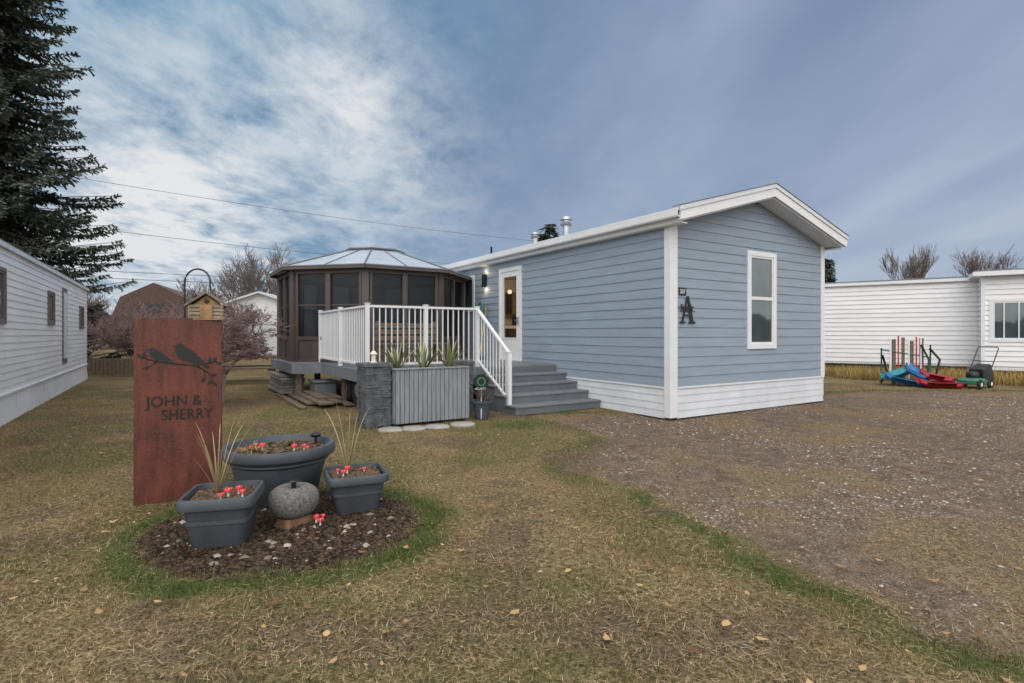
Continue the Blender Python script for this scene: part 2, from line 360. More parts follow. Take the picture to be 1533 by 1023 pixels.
def slopebox(nm,x0,z0,x1,z1,d0,d1,y0,y1,m):
    v=[]
    for yy in (y0,y1): v+=[(x0,yy,z0-d0),(x1,yy,z1-d0),(x1,yy,z1-d1),(x0,yy,z0-d1)]
    return mesh(nm,v,[(0,1,2,3),(7,6,5,4),(0,4,5,1),(1,5,6,2),(2,6,7,3),(3,7,4,0)],m,H)
slopebox('rake_fascia_left',-.19,3.375,2.32,4.075,-.012,.19,-ov-.04,-ov-.004,M_white)
slopebox('rake_fascia_right',2.32,4.075,4.83,3.375,-.012,.19,-ov-.04,-ov-.004,M_white)
slopebox('rake_drip_left',-.22,3.38,2.32,4.09,-.02,.05,-ov-.06,-ov-.042,M_skirt)
slopebox('rake_drip_right',2.32,4.09,4.86,3.38,-.02,.05,-ov-.06,-ov-.042,M_skirt)
slopebox('rake_edge_left',-.23,3.38,2.32,4.093,-.034,-.022,-ov-.07,-ov+.1,M_roof)
slopebox('rake_edge_right',2.32,4.093,4.87,3.38,-.034,-.022,-ov-.07,-ov+.1,M_roof)
slopebox('soffit_left',-.15,3.33,2.32,4.02,.14,.16,-ov,-.02,M_skirt)
slopebox('soffit_right',2.32,4.02,4.79,3.33,.14,.16,-ov,-.02,M_skirt)
boxes('gutter',[(-.26,-.15,-ov-.02,HL,3.335,3.37),(-.26,-.245,-ov-.02,HL,3.25,3.334),(-.25,-.152,-ov-.02,HL,3.235,3.249),(-.149,-.13,-ov,HL,3.16,3.33),(-.13,-.0,-ov,HL,3.15,3.165),
   (4.77,4.79,-ov,HL,3.16,3.33),(4.79,4.89,-ov-.02,HL,3.25,3.36),(HW+.02,4.77,-ov,HL,3.15,3.165)],M_white,H)
box('downspout',4.70,4.77,.05,.12,.1,3.16,M_white,H)
boxes('fascia_seams',[(-.268,-.26,yy,yy+.02,3.24,3.375) for yy in (2.6,5.6,8.6)],M_skirt,H)
def window(parent,mapf,s0,s1,z0,z1,split=.52,tr=.09,M=M_glass,pr=.035,fm=None):
    fm=fm or M_white
    def bx(a,b_,c,d,n0,n1):
        p=mapf(a,c,n0);q=mapf(b_,d,n1); return (min(p[0],q[0]),max(p[0],q[0]),min(p[1],q[1]),max(p[1],q[1]),min(p[2],q[2]),max(p[2],q[2]))
    L=[bx(s0,s0+tr,z0,z1,0,pr),bx(s1-tr,s1,z0,z1,0,pr),bx(s0+tr,s1-tr,z0,z0+tr,0,pr+.008),bx(s0+tr,s1-tr,z1-tr,z1,0,pr)]
    i0,i1,j0,j1=s0+tr,s1-tr,z0+tr,z1-tr; w=.035
    L+=[bx(i0,i0+w,j0,j1,0,pr-.012),bx(i1-w,i1,j0,j1,0,pr-.012),bx(i0+w,i1-w,j0,j0+w,0,pr-.012),bx(i0+w,i1-w,j1-w,j1,0,pr-.012)]
    if split:
        zm=j0+(j1-j0)*split; L.append(bx(i0+w,i1-w,zm-.03,zm+.03,0,pr-.010))
    boxes('window_frame',L,fm,parent,bevel=.002)
    boxes('window_glass',[bx(i0+w,i1-w,j0+w,j1-w,-.004,.006)],M,parent)
window(H,frontm,2.04,2.94,1.12,2.94)
window(H,longm,6.7,7.6,2.0,2.98,0)
boxes('door_frame',[(-.04,.05,4.40,4.48,.76,2.99),(-.04,.05,5.32,5.40,.76,2.99),(-.04,.05,4.48,5.32,2.90,2.99),(-.05,.05,4.48,5.32,.76,.80)],M_white,H,bevel=.003)
boxes('door_leaf',[(-.02,.02,4.48,4.60,.80,2.90),(-.02,.02,5.20,5.32,.80,2.90),(-.02,.02,4.60,5.20,.80,1.30),(-.02,.02,4.60,5.20,2.78,2.90),(-.03,-.02,4.58,4.61,1.28,2.80),(-.03,-.02,5.19,5.22,1.28,2.80),(-.03,-.02,4.61,5.19,1.28,1.31),(-.03,-.02,4.61,5.19,2.77,2.80)],M_white,H,bevel=.003)
box('door_glass',-.004,.004,4.60,5.20,1.30,2.78,M_clear,H)
boxes('door_handle',[(-.06,-.02,4.51,4.55,1.62,1.80),(-.075,-.06,4.51,4.62,1.70,1.73)],M_galv,H,bevel=.005)
boxes('wall_lamp',[(-.03,-.017,6.03,6.13,2.62,2.92),(-.12,-.03,6.03,6.13,2.60,2.94)],M_black,H,bevel=.01)
def plight(nm,loc,e,colr,sz,parent):
    l=bpy.data.lights.new(nm,'POINT'); l.energy=e; l.color=colr; l.shadow_soft_size=sz; o=bpy.data.objects.new(nm,l); link(o,parent); o.location=loc
plight('lamp_up',(-.085,6.08,3.0),1.0,(1,.8,.5),.02,H); plight('lamp_down',(-.085,6.08,2.54),1.4,(1,.8,.5),.02,H)
plight('room_light',(2.6,6.5,2.8),75,(1,.76,.48),.15,H)
lathe('ceiling_globe',[(.01,-.06),(.05,-.05),(.06,0),(.05,.04),(.02,.06)],mat('globe',(1,.9,.7),emis=(1,.82,.55,1.2)),H,loc=(1.28,7.0,2.6))
# house number and monogram
box('number_plate',.19,.36,-.032,-.02,2.04,2.17,M_black,H,bevel=.004)
text('number_text','207',.1,M_white,H,(.20,-.035,2.07),(R(90),0,0),.85)
def LP(pts,nm='monogram_letter',y=-.034,t=.010): prism(nm,pts,t,M_black,H,loc=(0,y,0))
LP([(.25,1.60),(.29,1.60),(.40,2.03),(.375,2.03)])
LP([(.375,2.03),(.425,2.03),(.545,1.60),(.465,1.60)],y=-.036)
LP([(.205,1.575),(.335,1.575),(.335,1.605),(.205,1.605)],y=-.038)
LP([(.42,1.575),(.585,1.575),(.585,1.605),(.42,1.605)],y=-.038)
LP([(.30,1.70),(.49,1.70),(.49,1.725),(.30,1.725)],y=-.040)
text('monogram_name','Family',.13,M_black,H,(.205,-.046,1.80),(R(90),0,0),.95,.004,.004)
LP([(.21,1.775),(.58,1.775),(.58,1.788),(.21,1.788)],y=-.042)
for (vx,vy,hh,rr) in ((2.15,5.5,.62,.12),(2.1,6.9,.42,.10)):
    zb=rz(vx)-.05
    lathe('roof_vent_pipe',[(rr*.75,0),(rr*.75,hh*.6),(rr*1.25,hh*.6),(rr*1.35,hh*.66),(rr*.8,hh*.74),(rr*.8,hh*.8),(rr*1.4,hh*.84),(rr*1.2,hh*.95),(rr*.3,hh)],M_galv,H,24,(vx,vy,zb))
tubes('vent_stack',[[(1.2,7.9,3.6,.03),(1.2,7.9,4.0,.03)]],M_black,H)

# ================================================================ deck
D=root('deck',(2.59,8.88,0),32.3)
DZ=.76; A0=-4.09; B0=3.1
L=[]; yb=B0
while yb<10.6:
    a0=A0 if yb<6.2 else -4.7
    if yb>8.8: a0=-4.7+(yb-8.8)*1.0
    L.append((a0,-.03,yb,min(yb+.135,10.6),DZ-.03,DZ)); yb+=.14
boxes('deck_boards',L,M_deck,D,bevel=.002)
boxes('rim_joists',[(A0-.02,-.03,B0-.03,B0-.002,DZ-.22,DZ-.004),(A0-.03,A0-.002,B0,6.17,DZ-.22,DZ-.004),(-4.72,A0-.03,6.17,6.198,DZ-.22,DZ-.004),(-4.73,-4.702,6.2,8.8,DZ-.22,DZ-.004),(-4.0,-.03,5,5.04,DZ-.2,DZ-.035),(-4.6,-.03,7.5,7.54,DZ-.2,DZ-.035)],M_deck,D)
boxes('support_posts',[(x,x+.12,yy,yy+.12,-.02,DZ-.2) for x in (-3.95,-2.2,-.6) for yy in (3.25,5.0,7.5,9.8)]+[(-4.6,-4.48,6.4,6.52,-.02,DZ-.2),(-4.6,-4.48,8.4,8.52,-.02,DZ-.2)],M_wood,D)
L=[];Rr=[]
for i in range(4):
    z=DZ-.152*(i+1); y1=B0-.03-.35*i; y0=y1-.35
    L+=[(-1.95,-.03,y0-.02,y0+.165,z-.03,z),(-1.95,-.03,y0+.172,y1+.0,z-.03,z)]
    Rr+=[(-1.93,-.04,y0,y0+.015,max(z-.152,0)-.0,z-.032)]
Rr.append((-1.93,-.04,B0-.035,B0-.031,DZ-.152,DZ-.03))
boxes('stair_treads',L,M_deck,D,bevel=.003); boxes('stair_risers',Rr,M_deckd,D)
L=[]
for i in range(4):
    z=DZ-.152*(i+1); y1=B0-.03-.35*i; y0=y1-.35
    L+=[(-1.925,-1.90,y0+.016,y1-.0,-.01,z-.033)]
boxes('stair_stringer',L,M_deckd,D)
RT=1.90
post=[];bal=[]
w=.035
for (x,yy) in ((A0+.05,B0+.05),(-2.95,B0+.05),(-1.87,B0+.05),(A0+.05,4.9),(A0+.05,6.6)):
    post.append((x-w,x+w,yy-w,yy+w,DZ,RT+.02)); post.append((x-w-.01,x+w+.01,yy-w-.01,yy+w+.01,RT+.02,RT+.035))
post.append((-1.87-w,-1.87+w,1.98-w,1.98+w,.0,1.07)); post.append((-1.87-w-.01,-1.87+w+.01,1.98-w-.01,1.98+w+.01,1.07,1.085))
rails=[(A0+.05,-1.87,B0+.02,B0+.08,RT-.04,RT),(A0+.05,-1.87,B0+.03,B0+.07,DZ+.08,DZ+.12),(A0+.02,A0+.08,B0+.05,6.6,RT-.041,RT-.001),(A0+.03,A0+.07,B0+.05,6.6,DZ+.081,DZ+.121)]
x=A0+.16
while x<-1.93: bal.append((x-.009,x+.009,B0+.041,B0+.059,DZ+.1,RT-.02)); x+=.11
yy=B0+.16
while yy<6.55: bal.append((A0+.041,A0+.059,yy-.009,yy+.009,DZ+.1,RT-.02)); yy+=.11
RA=root('deck_railing',(2.59,8.88,0),32.3)
boxes('rail_posts',post,M_white,RA,bevel=.004); boxes('rails',rails,M_white,RA,bevel=.004)
ys0,ys1=1.98,B0+.05; zt0,zt1=1.05,RT-.02
V=[];F=[]
def slop(za,zb,wx,hh):
    n=len(V)
    for (yy,zz) in ((ys0,za),(ys1,zb)): V.extend([(-1.87-wx,yy,zz-hh),(-1.87+wx,yy,zz-hh),(-1.87+wx,yy,zz+hh),(-1.87-wx,yy,zz+hh)])
    F.extend([(n,n+1,n+5,n+4),(n+1,n+2,n+6,n+5),(n+2,n+3,n+7,n+6),(n+3,n,n+4,n+7)])
slop(zt0,zt1,.03,.022); slop(zt0-.83,zt1-.98,.02,.02); mesh('stair_rail',V,F,M_white,RA)
for i in range(1,10):
    t=i/10.5; yy=ys0+(ys1-ys0)*t; bal.append((-1.879,-1.861,yy-.009,yy+.009,zt0-.83+t*(zt1-zt0-.15),zt0+t*(zt1-zt0)))
boxes('balusters',bal,M_white,RA)
LU=root('lumber_stack',(2.59,8.88,0),32.3)
rl=random.Random(5)
boxes('planks',[(-4.75+.1*i+rl.uniform(0,.1),-4.55+.1*i+rl.uniform(0,.15),4.3+rl.uniform(0,.7),6.6+rl.uniform(0,.5),.02+.045*(i%3),.06+.045*(i%3)) for i in range(7)]+[(-4.9,-4.78,4.4,7.2,.0,.04)],M_wood,LU,bevel=.004)
M_pan=mat('stacked_panels',(.24,.235,.22),.8,.35,5)
CB=root('panel_stack',(2.59,8.88,0),32.3)
boxes('panels',[(-4.85+.06*rl.random(),-4.3,6.9+.2*rl.random(),8.6+.15*rl.random(),.05+.06*i,.1+.06*i) for i in range(7)],M_pan,CB,bevel=.006)
TT=root('storage_tote',(2.59,8.88,0),32.3)
boxes('tub',[(-4.3,-3.85,5.9,6.5,.0,.34)],M_deckd,TT,bevel=.03); boxes('lid',[(-4.33,-3.82,5.87,6.53,.345,.38)],M_deckd,TT,bevel=.01)
WH=root('trailer_wheel',(2.59,8.88,0),32.3)
for yy in (4.3,5.1):
    lathe('tyre',[(.14,-.09),(.28,-.1),(.32,-.06),(.32,.06),(.28,.1),(.14,.09)],M_rubber,WH,28,(-3.8,yy,.31),rot=(0,R(90),0))
    lathe('rim',[(.03,-.11),(.13,-.09),(.14,.09)],M_galv,WH,20,(-3.8,yy,.31),rot=(0,R(90),0))

# ================================================================ gazebo
gx,gy=-2.34,8.0
G=root('screened_gazebo',(2.59+gx*CA-gy*SA,8.88+gx*SA+gy*CA,DZ),32.3)
RW,RR=2.36,2.62; EH=2.14; PK=2.90
def oc(r,i,off=22.5,n=8):
    t=R(off+360/n*i); return (r*math.cos(t),r*math.sin(t))
def bar(V,F,p,q,hw,hd,z0,z1):
    px,py=p;qx,qy=q; d=Vector((qx-px,qy-py))
    d=d.normalized() if d.length>1e-6 else Vector(p).orthogonal().normalized()
    nrm=Vector((-d.y,d.x)); n=len(V)
    for z in (z0,z1):
        for (s,t) in ((-1,-1),(1,-1),(1,1),(-1,1)):
            base=Vector(p) if s<0 else Vector(q); w_=base+d*s*hw+nrm*t*hd; V.append((w_.x,w_.y,z))
    F+= [tuple(n+i for i in q_) for q_ in BF]
V=[];F=[];SV=[];SF=[];KV=[];KF=[]
for i in range(8):
    p=oc(RW,i);q=oc(RW,i+1); P=Vector(p);Qv=Vector(q); d=(Qv-P).normalized()
    bar(V,F,p,p,.075,.06,0,EH)
    for t,hw_,hd_ in ((.06,.03,.045),(.94,.03,.045),(.5,.06,.055)):
        m=P.lerp(Qv,t); bar(V,F,tuple(m-d*hw_),tuple(m+d*hw_),0,hd_,0,EH-.1)
    bar(V,F,p,q,0,.05,EH-.13,EH); bar(V,F,p,q,0,.045,.0,.06); bar(V,F,p,q,0,.04,.50,.58)
    for t0 in (0,.5):
        a=P.lerp(Qv,t0+.04);c=P.lerp(Qv,t0+.46)
        bar(KV,KF,tuple(a),tuple(c),0,.012,.06,.50)
        for (u0,u1) in ((.09,.24),(.27,.41)):
            a2=P.lerp(Qv,t0+u0);c2=P.lerp(Qv,t0+u1); bar(KV,KF,tuple(a2),tuple(c2),0,.022,.13,.43)
        a=P.lerp(Qv,t0+.04);c=P.lerp(Qv,t0+.46); bar(V,F,tuple(a),tuple(c),0,.016,1.28,1.31)
    bar(SV,SF,tuple(P.lerp(Qv,.02)),tuple(P.lerp(Qv,.98)),0,.003,.56,EH-.13)
mesh('frame_posts',V,F,M_brown,G); mesh('kick_panels',KV,KF,M_brown,G); mesh('screens',SV,SF,M_scr,G)
M_pc=mat('polycarbonate_roof',(.42,.48,.54),.3,.12,3,spec=.8)
V=[];F=[];RV=[]
def tier(r0,z0,r1,z1):
    for i in range(8):
        n=len(V); a=oc(r0,i);b_=oc(r0,i+1);c_=oc(r1,i+1);d_=oc(r1,i)
        V.extend([(*a,z0),(*b_,z0),(*c_,z1),(*d_,z1)]); F.append((n,n+1,n+2,n+3))
        RV.append([(*a,z0+.015,.018),(*d_,z1+.015,.015)]); RV.append([(*a,z0,.025),(*b_,z0,.025)])
        ma=((a[0]+b_[0])/2,(a[1]+b_[1])/2); md=((c_[0]+d_[0])/2,(c_[1]+d_[1])/2)
        RV.append([(*ma,z0+.012,.010),(*md,z1+.012,.010)])
tier(RR,EH+.02,.72,PK-.12); tier(.80,PK-.10,.05,PK)
mesh('roof_panels',V,F,M_pc,G); tubes('roof_ribs',RV,M_deckd,G,4,False)
V=[];F=[]
for i in range(8): bar(V,F,oc(RR,i),oc(RR,i+1),0,.012,EH-.05,EH+.03)
mesh('roof_fascia',V,F,M_brown,G)
PT=root('patio_table',(G.location.x,G.location.y,DZ),30)
lathe('table_top',[(.55,.70),(.56,.72),(.55,.74)],M_white,PT,24); lathe('table_leg',[(.3,0),(.28,.03),(.04,.06),(.04,.7)],M_black,PT,16)
for i,(cx_,cy_) in enumerate(((-1.1,.2),(.9,.9),(.2,-1.1),(.6,1.2))):
    CH=root('patio_chair',(G.location.x+cx_,G.location.y+cy_,DZ),40+i*85)
    boxes('seat',[(-.25,.25,-.25,.25,.40,.46)],M_cream,CH,bevel=.02); boxes('back',[(-.25,.25,.22,.27,.5,.95)],M_cream,CH,bevel=.02)
    boxes('legs',[(x,x+.03,yy,yy+.03,0,.96 if yy>0 else .6) for x in (-.27,.24) for yy in (-.25,.25)]+[(x,x+.03,-.22,.25,.6,.63) for x in (-.27,.24)],M_black,CH)
SB=root('deck_bench',(2.59,8.88,DZ),32.3)
boxes('bench_slats',[(-3.4,-2.0,4.2+.12*i,4.3+.12*i,.42,.45) for i in range(4)]+[(-3.4,-2.0,4.68,4.71,.5+.13*i,.6+.13*i) for i in range(3)],M_wood,SB,bevel=.005)
boxes('bench_legs',[(x,x+.07,yy,yy+.07,0,.42) for x in (-3.35,-2.12) for yy in (4.22,4.6)]+[(x,x+.07,4.712,4.77,0,.9) for x in (-3.35,-2.12)],M_wood,SB)
BR=root('push_broom',(2.59,8.88,DZ),32.3)
tubes('handle',[[(-.45,5.65,.08,.014),(-.08,5.95,1.35,.014)]],mat('yellow_paint',(.7,.42,.03),.5),BR)
box('brush_head',-.62,-.3,5.6,5.68,0,.1,M_black,BR,bevel=.01)
HR=root('hose_hanger',(2.59,8.88,0),32.3)
tubes('coil',[[(-.06-.015*k,6.25+(.11+.01*k)*math.cos(t*math.pi/8),2.05+(.15+.01*k)*math.sin(t*math.pi/8),.012) for t in range(17)] for k in range(3)],mat('teal_hose',(.03,.3,.3),.5),HR)

# ================================================================ planter box, pillars
PB=root('slatted_planter_box',(2.59,8.88,0),32.3)
L=[]; x=-4.05
while x<-2.86: L.append((x,x+.066,1.72,1.745,.03,.85)); x+=.074
yy=1.76
while yy<2.3: L.append((-4.07,-4.045,yy,yy+.066,.03,.85)); L.append((-2.855,-2.83,yy,yy+.066,.03,.85)); yy+=.074
boxes('slats',L,M_grey,PB,bevel=.005)
boxes('liner',[(-4.03,-2.87,1.75,2.32,.02,.78)],M_soil,PB)
boxes('top_rim',[(-4.09,-2.81,1.70,1.77,.85,.875),(-4.09,-2.81,2.28,2.35,.85,.875),(-4.09,-4.03,1.77,2.28,.85,.875),(-2.87,-2.81,1.77,2.28,.85,.875)],M_grey,PB,bevel=.004)
def pillar(cx,cy,w,h,sd):
    rr=random.Random(sd); r_=root('stone_pillar',(2.59+cx*CA-cy*SA,8.88+cx*SA+cy*CA,0),32.3)
    L=[(-w/2+.02,w/2-.02,-w/2+.02,w/2-.02,0,h-.06)]; z=0
    while z<h-.07:
        hh=rr.choice([.025,.035,.045])
        for side in range(4):
            s=-w/2
            while s<w/2-.02:
                l=min(rr.uniform(.08,.2),w/2-s); o=rr.uniform(0,.022)
                e=(s+.002,s+l-.002); zz=(z+.002,min(z+hh,h-.06)-.001)
                if side==0: L.append((*e,-w/2-o,-w/2+.03,*zz))
                elif side==1: L.append((*e,w/2-.03,w/2+o,*zz))
                elif side==2: L.append((-w/2-o-.001,-w/2+.03,*e,*zz))
                else: L.append((w/2-.03,w/2+o+.001,*e,*zz))
                s+=l
        z+=hh
    boxes('stone_courses',L,M_stone,r_); box('cap',-w/2-.03,w/2+.03,-w/2-.03,w/2+.03,h-.058,h,M_stone,r_,bevel=.01)
pillar(-4.30,1.98,.38,.96,1); pillar(-2.62,2.45,.36,.93,2)
def spiky(name,loc,h,n,spread,cola,colb,sd,w=.025,droop=.3):
    rr=random.Random(sd); V=[];F=[];C=[]
    for i in range(n):
        t=rr.uniform(0,6.28); l=h*rr.uniform(.7,1.05); e=rr.uniform(.1,spread); px,py=math.cos(t),math.sin(t); ww=w*rr.uniform(.7,1.1)
        k=rr.random(); cc=[cola[j]*(1-k)+colb[j]*k for j in range(3)]; n0=len(V); S=6
        for s in range(S+1):
            u=s/S; rad=l*e*(u+.6*u*u*droop); zz=l*(u-droop*e*u*u*u*.9)*math.sqrt(max(.1,1-e*e*.5)); q=ww*(1-u)**.6*.5*(1 if u>0 else .6)+.0006
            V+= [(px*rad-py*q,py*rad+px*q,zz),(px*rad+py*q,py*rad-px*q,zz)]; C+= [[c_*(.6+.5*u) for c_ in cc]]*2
            if s: a=n0+2*s-2; F.append((a,a+1,a+3,a+2))
    o=bigmesh(name,V,F,col,cols=np.array(C)); o.location=loc; return o
def HW_(a,b_,z): return (2.59+a*CA-b_*SA,8.88+a*SA+b_*CA,z)
for i,a in enumerate((-3.92,-3.48,-3.04)):
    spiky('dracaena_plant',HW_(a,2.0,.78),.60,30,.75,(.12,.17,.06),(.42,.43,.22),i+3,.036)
LN=root('garden_lantern',HW_(-4.3,2.0,.96))
lathe('base',[(.05,0),(.05,.02),(.035,.03),(.035,.12),(.06,.13),(.02,.18)],M_cream,LN,16)
for (sx,sy) in ((-1.45,7.95),(-1.12,8.1),(-.76,8.32),(-1.75,7.85)):
    lathe('stepping_stone',[(.19,-.02),(.19,.012),(.175,.022)],M_conc,None,26,(sx,sy,.005))
lathe('black_flower_pot',[(.11,0),(.16,.26),(.18,.26),(.18,.30),(.155,.30),(.15,.25)],M_pot,None,28,(-.5,9.0,0))
spiky('dead_potted_plant',(-.5,9.0,.22),.35,30,.9,(.08,.06,.03),(.2,.15,.08),31,.012)
YS=root('yard_sign',(-.50,8.85,0),12)
def octg(r): return [(r*math.cos(R(22.5+45*i)),.62+r*math.sin(R(22.5+45*i))) for i in range(8)]
prism('sign_face',octg(.13),.008,M_black,YS)
M_green=mat('sign_green',(.03,.25,.07),.5)
prism('sign_ring',octg(.075),.003,M_green,YS,loc=(0,-.004,0))
prism('sign_centre',octg(.055),.003,M_black,YS,loc=(0,-.008,0))
text('sign_text','SECURITY',.045,M_white,YS,(-.11,-.012,.49),(R(90),0,0),.9)
tubes('stake',[[(0,.015,0,.01),(0,.015,.75,.01)]],M_galv,YS)

# ================================================================ corten sign
SG=root('rusted_metal_sign',(-3.09,4.42,0),26,rx=-1)
SWd,SH=.635,1.535
boxes('steel_panel',[(0,SWd,0,.012,0,SH),(0,.012,.0125,.10,0,SH),(SWd-.012,SWd,.0125,.10,0,SH),(.012,SWd-.012,.0125,.10,SH-.012,SH)],M_rust,SG,bevel=.003)
text('name_line_one','JOHN &',.125,M_black,SG,(.085,-.004,.795),(R(90),0,0),.92,.002,.0)
text('name_line_two','SHERRY',.125,M_black,SG,(.19,-.004,.68),(R(90),0,0),.86,.002,.0)
def bird(ox,oz,s,rot_=0,fl=1,yo=0):
    P=[(-.150,.052),(-.118,.066),(-.112,.082),(-.092,.094),(-.066,.090),(-.046,.072),(-.02,.066),(.02,.05),(.06,.026),(.10,.0),(.15,-.035),(.19,-.07),(.175,-.082),(.12,-.058),(.085,-.052),(.11,-.085),(.095,-.092),(.05,-.06),(.01,-.058),(-.04,-.05),(-.08,-.028),(-.105,.008),(-.112,.038),(-.124,.05)]
    c_,s_=math.cos(R(rot_)),math.sin(R(rot_))
    P=[(ox+(x*c_-z*s_)*s*fl,oz+(x*s_+z*c_)*s) for x,z in P]
    if fl>0: P=P[::-1]
    prism('bird_silhouette',P,.003,M_black,SG,loc=(0,-.004-yo,0))
bird(.175,1.215,.66,-12,1); bird(.385,1.215,.92,-14,1,.001)
tubes('branch_silhouette',[[(.06,-.002,1.20,.004),(.14,-.002,1.178,.005),(.26,-.002,1.155,.006),(.42,-.002,1.130,.006),(.6,-.002,1.16,.004)],[(.45,-.002,1.125,.005),(.54,-.002,1.06,.004),(.57,-.002,.99,.003)],[(.5,-.002,1.09,.004),(.51,-.002,1.03,.003)],[(.16,-.002,1.17,.004),(.11,-.002,1.13,.003)]],M_black,SG,5)
for (lx,lz,la_) in ((.06,1.20,140),(.07,1.195,90),(.11,1.13,200),(.57,1.155,60),(.59,1.155,-20),(.57,.99,-60),(.56,1.0,-130),(.51,1.03,-120),(.55,1.04,10),(.54,1.145,80)):
    pts=[(0,0),(.015,.011),(.035,.011),(.055,0),(.035,-.011),(.015,-.011)]; c_,s_=math.cos(R(la_)),math.sin(R(la_))
    prism('leaf_silhouette',[(lx+x*c_-z*s_,lz+x*s_+z*c_) for x,z in pts],.003,M_black,SG,loc=(0,-.0045,0))
HK=root('shepherd_hook',(-2.93,4.85,0))
pts=[(0,0,z,.008) for z in (0,.5,1,1.5,1.82)]
for t in range(0,190,15): pts.append((.115-.115*math.cos(R(t)),0,1.86+.12*math.sin(R(t)),.008))
pts+= [(.225,0,1.83,.007),(.235,0,1.79,.006),(.262,0,1.785,.006),(.272,0,1.81,.005)]
tubes('hook',[pts],M_black,HK,8)
BH=root('birdhouse',(-2.69,4.80,1.525),20)
M_bhw=mat('birdhouse_wood',(.30,.18,.08),.7,.4,14,.3,60); M_bhr=mat('birdhouse_roof',(.20,.17,.14),.8,.3,8,.3,40)
M_bhg=mat('birdhouse_log',(.28,.24,.18),.8,.45,12,.3,60)
boxes('box_body',[(-.12,.12,-.09,.09,.0,.13)],M_bhg,BH,bevel=.006)
boxes('logs',[(-.135,.135,-.102,-.088,.005+.032*i,.03+.032*i) for i in range(4)]+[(.118,.132,-.09,.09,.005+.032*i,.03+.032*i) for i in range(4)],M_bhg,BH,bevel=.005)
boxes('corner_posts',[(-.05,.05,-.115,-.103,.0,.125)],M_bhw,BH,bevel=.003)
prism('gable',[(-.10,.13),(.10,.13),(.0,.215)],.17,M_bhw,BH,loc=(0,-.085,0))
for s in (-1,1):
    v=[(0,-.13,.240),(s*.165,-.13,.125),(s*.165,.13,.125),(0,.13,.240),(0,-.13,.225),(s*.16,-.13,.112),(s*.16,.13,.112),(0,.13,.225)]
    mesh('roof_board',v,[(0,1,2,3),(7,6,5,4),(0,4,5,1),(1,5,6,2),(2,6,7,3)],M_bhr,BH)
lathe('entrance_hole',[(.02,0),(.02,.004)],M_black,BH,16,(0,-.086,.158),rot=(R(90),0,0))
boxes('porch',[(-.14,.14,-.15,-.102,-.005,.006),(-.13,-.12,-.148,-.14,.006,.12),(.12,.13,-.148,-.14,.006,.12)],M_bhw,BH)
tubes('hanger',[[(0,0,.235,.002),(0,.02,.28,.002)]],M_black,BH,4)

# ================================================================ pots
def mushroom(loc,s,parent):
    lathe('stem',[(.008*s,0),(.006*s,.03*s),(.007*s,.045*s)],M_cream,parent,10,loc)
    lathe('cap',[(.004*s,.036*s),(.024*s,.038*s),(.023*s,.05*s),(.014*s,.060*s),(.003*s,.064*s)],M_red,parent,14,loc)
    for k in range(5):
        t=k*1.3; lathe('dot',[(.001,-.004*s),(.0035*s,0),(.001,.003*s)],M_white,parent,6,(loc[0]+.017*s*math.cos(t),loc[1]+.017*s*math.sin(t),loc[2]+.055*s))
def soil_top(parent,r,z,sq,seed):
    n=700; t=rng.random(n)*6.28; q=np.sqrt(rng.random(n))*r*.96
    if sq: x=(rng.random(n)*2-1)*r*.93; y=(rng.random(n)*2-1)*r*.93
    else: x=np.cos(t)*q; y=np.sin(t)*q
    g=rng.random((n,1)); o=pebbles(x,y,.008+.012*rng.random(n),'soil_chips',np.array([.03,.018,.012])*(1-g)+np.array([.20,.13,.085])*g,z=np.full(n,z)); o.parent=parent
big=root('round_planter',(-1.95,4.55,.01))
lathe('bowl',[(.27,0),(.29,.015),(.37,.34),(.375,.36),(.43,.385),(.44,.40),(.44,.455),(.43,.47),(.40,.47),(.385,.44),(.37,.40)],M_pot,big,64)
lathe('band',[(.372,.33),(.392,.345),(.392,.36),(.376,.37)],M_pot,big,64)
lathe('soil',[(.38,.38),(.378,.42)],M_soil,big,40); soil_top(big,.36,.425,0,1)
def sqpot(loc,rzz,w,h):
    p=root('square_planter',loc,rzz)
    lathe('tub',[(w*.33,0),(w*.345,.01),(w*.43,h*.76),(w*.435,h*.78),(w*.5,h*.80),(w*.505,h*.83),(w*.505,h*.97),(w*.49,h),(w*.45,h),(w*.44,h*.9)],M_pot,p,64,sq=9)
    lathe('band',[(w*.40,h*.48),(w*.413,h*.49),(w*.418,h*.55),(w*.408,h*.56)],M_pot,p,64,sq=9)
    lathe('soil',[(w*.44,h*.8),(w*.44,h*.9)],M_soil,p,64,sq=9); soil_top(p,w*.43,h*.905,1,2); return p
p1=sqpot((-1.94,3.64,.01),14,.45,.34); p2=sqpot((-1.25,4.33,.01),24,.46,.30)
for (x,yy,s) in ((.05,-.08,1.2),(.1,-.02,1.1),(.14,-.10,1.0),(.02,-.14,.9)): mushroom((x,yy,.31),s*.9,p1)
for (x,yy,s) in ((-.1,-.05,1),(-.06,.03,1.2),(-.13,.05,.8),(.07,.02,.8)): mushroom((x,yy,.27),s*.9,p2)
for (x,yy,s) in ((-.18,-.12,1),(-.12,-.06,1.2),(-.2,.0,.9),(.16,-.1,1.2),(.22,-.04,1),(.27,-.1,.9)): mushroom((x,yy,.42),s*.9,big)
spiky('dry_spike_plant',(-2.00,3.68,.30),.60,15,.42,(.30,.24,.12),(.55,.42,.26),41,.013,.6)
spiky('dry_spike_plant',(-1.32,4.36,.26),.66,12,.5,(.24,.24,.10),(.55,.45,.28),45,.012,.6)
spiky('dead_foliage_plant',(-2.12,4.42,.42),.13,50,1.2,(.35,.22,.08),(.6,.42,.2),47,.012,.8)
spiky('ornamental_grass_tuft',(-1.9,4.65,.42),.09,120,1.3,(.05,.06,.03),(.2,.2,.1),48,.01,.8)
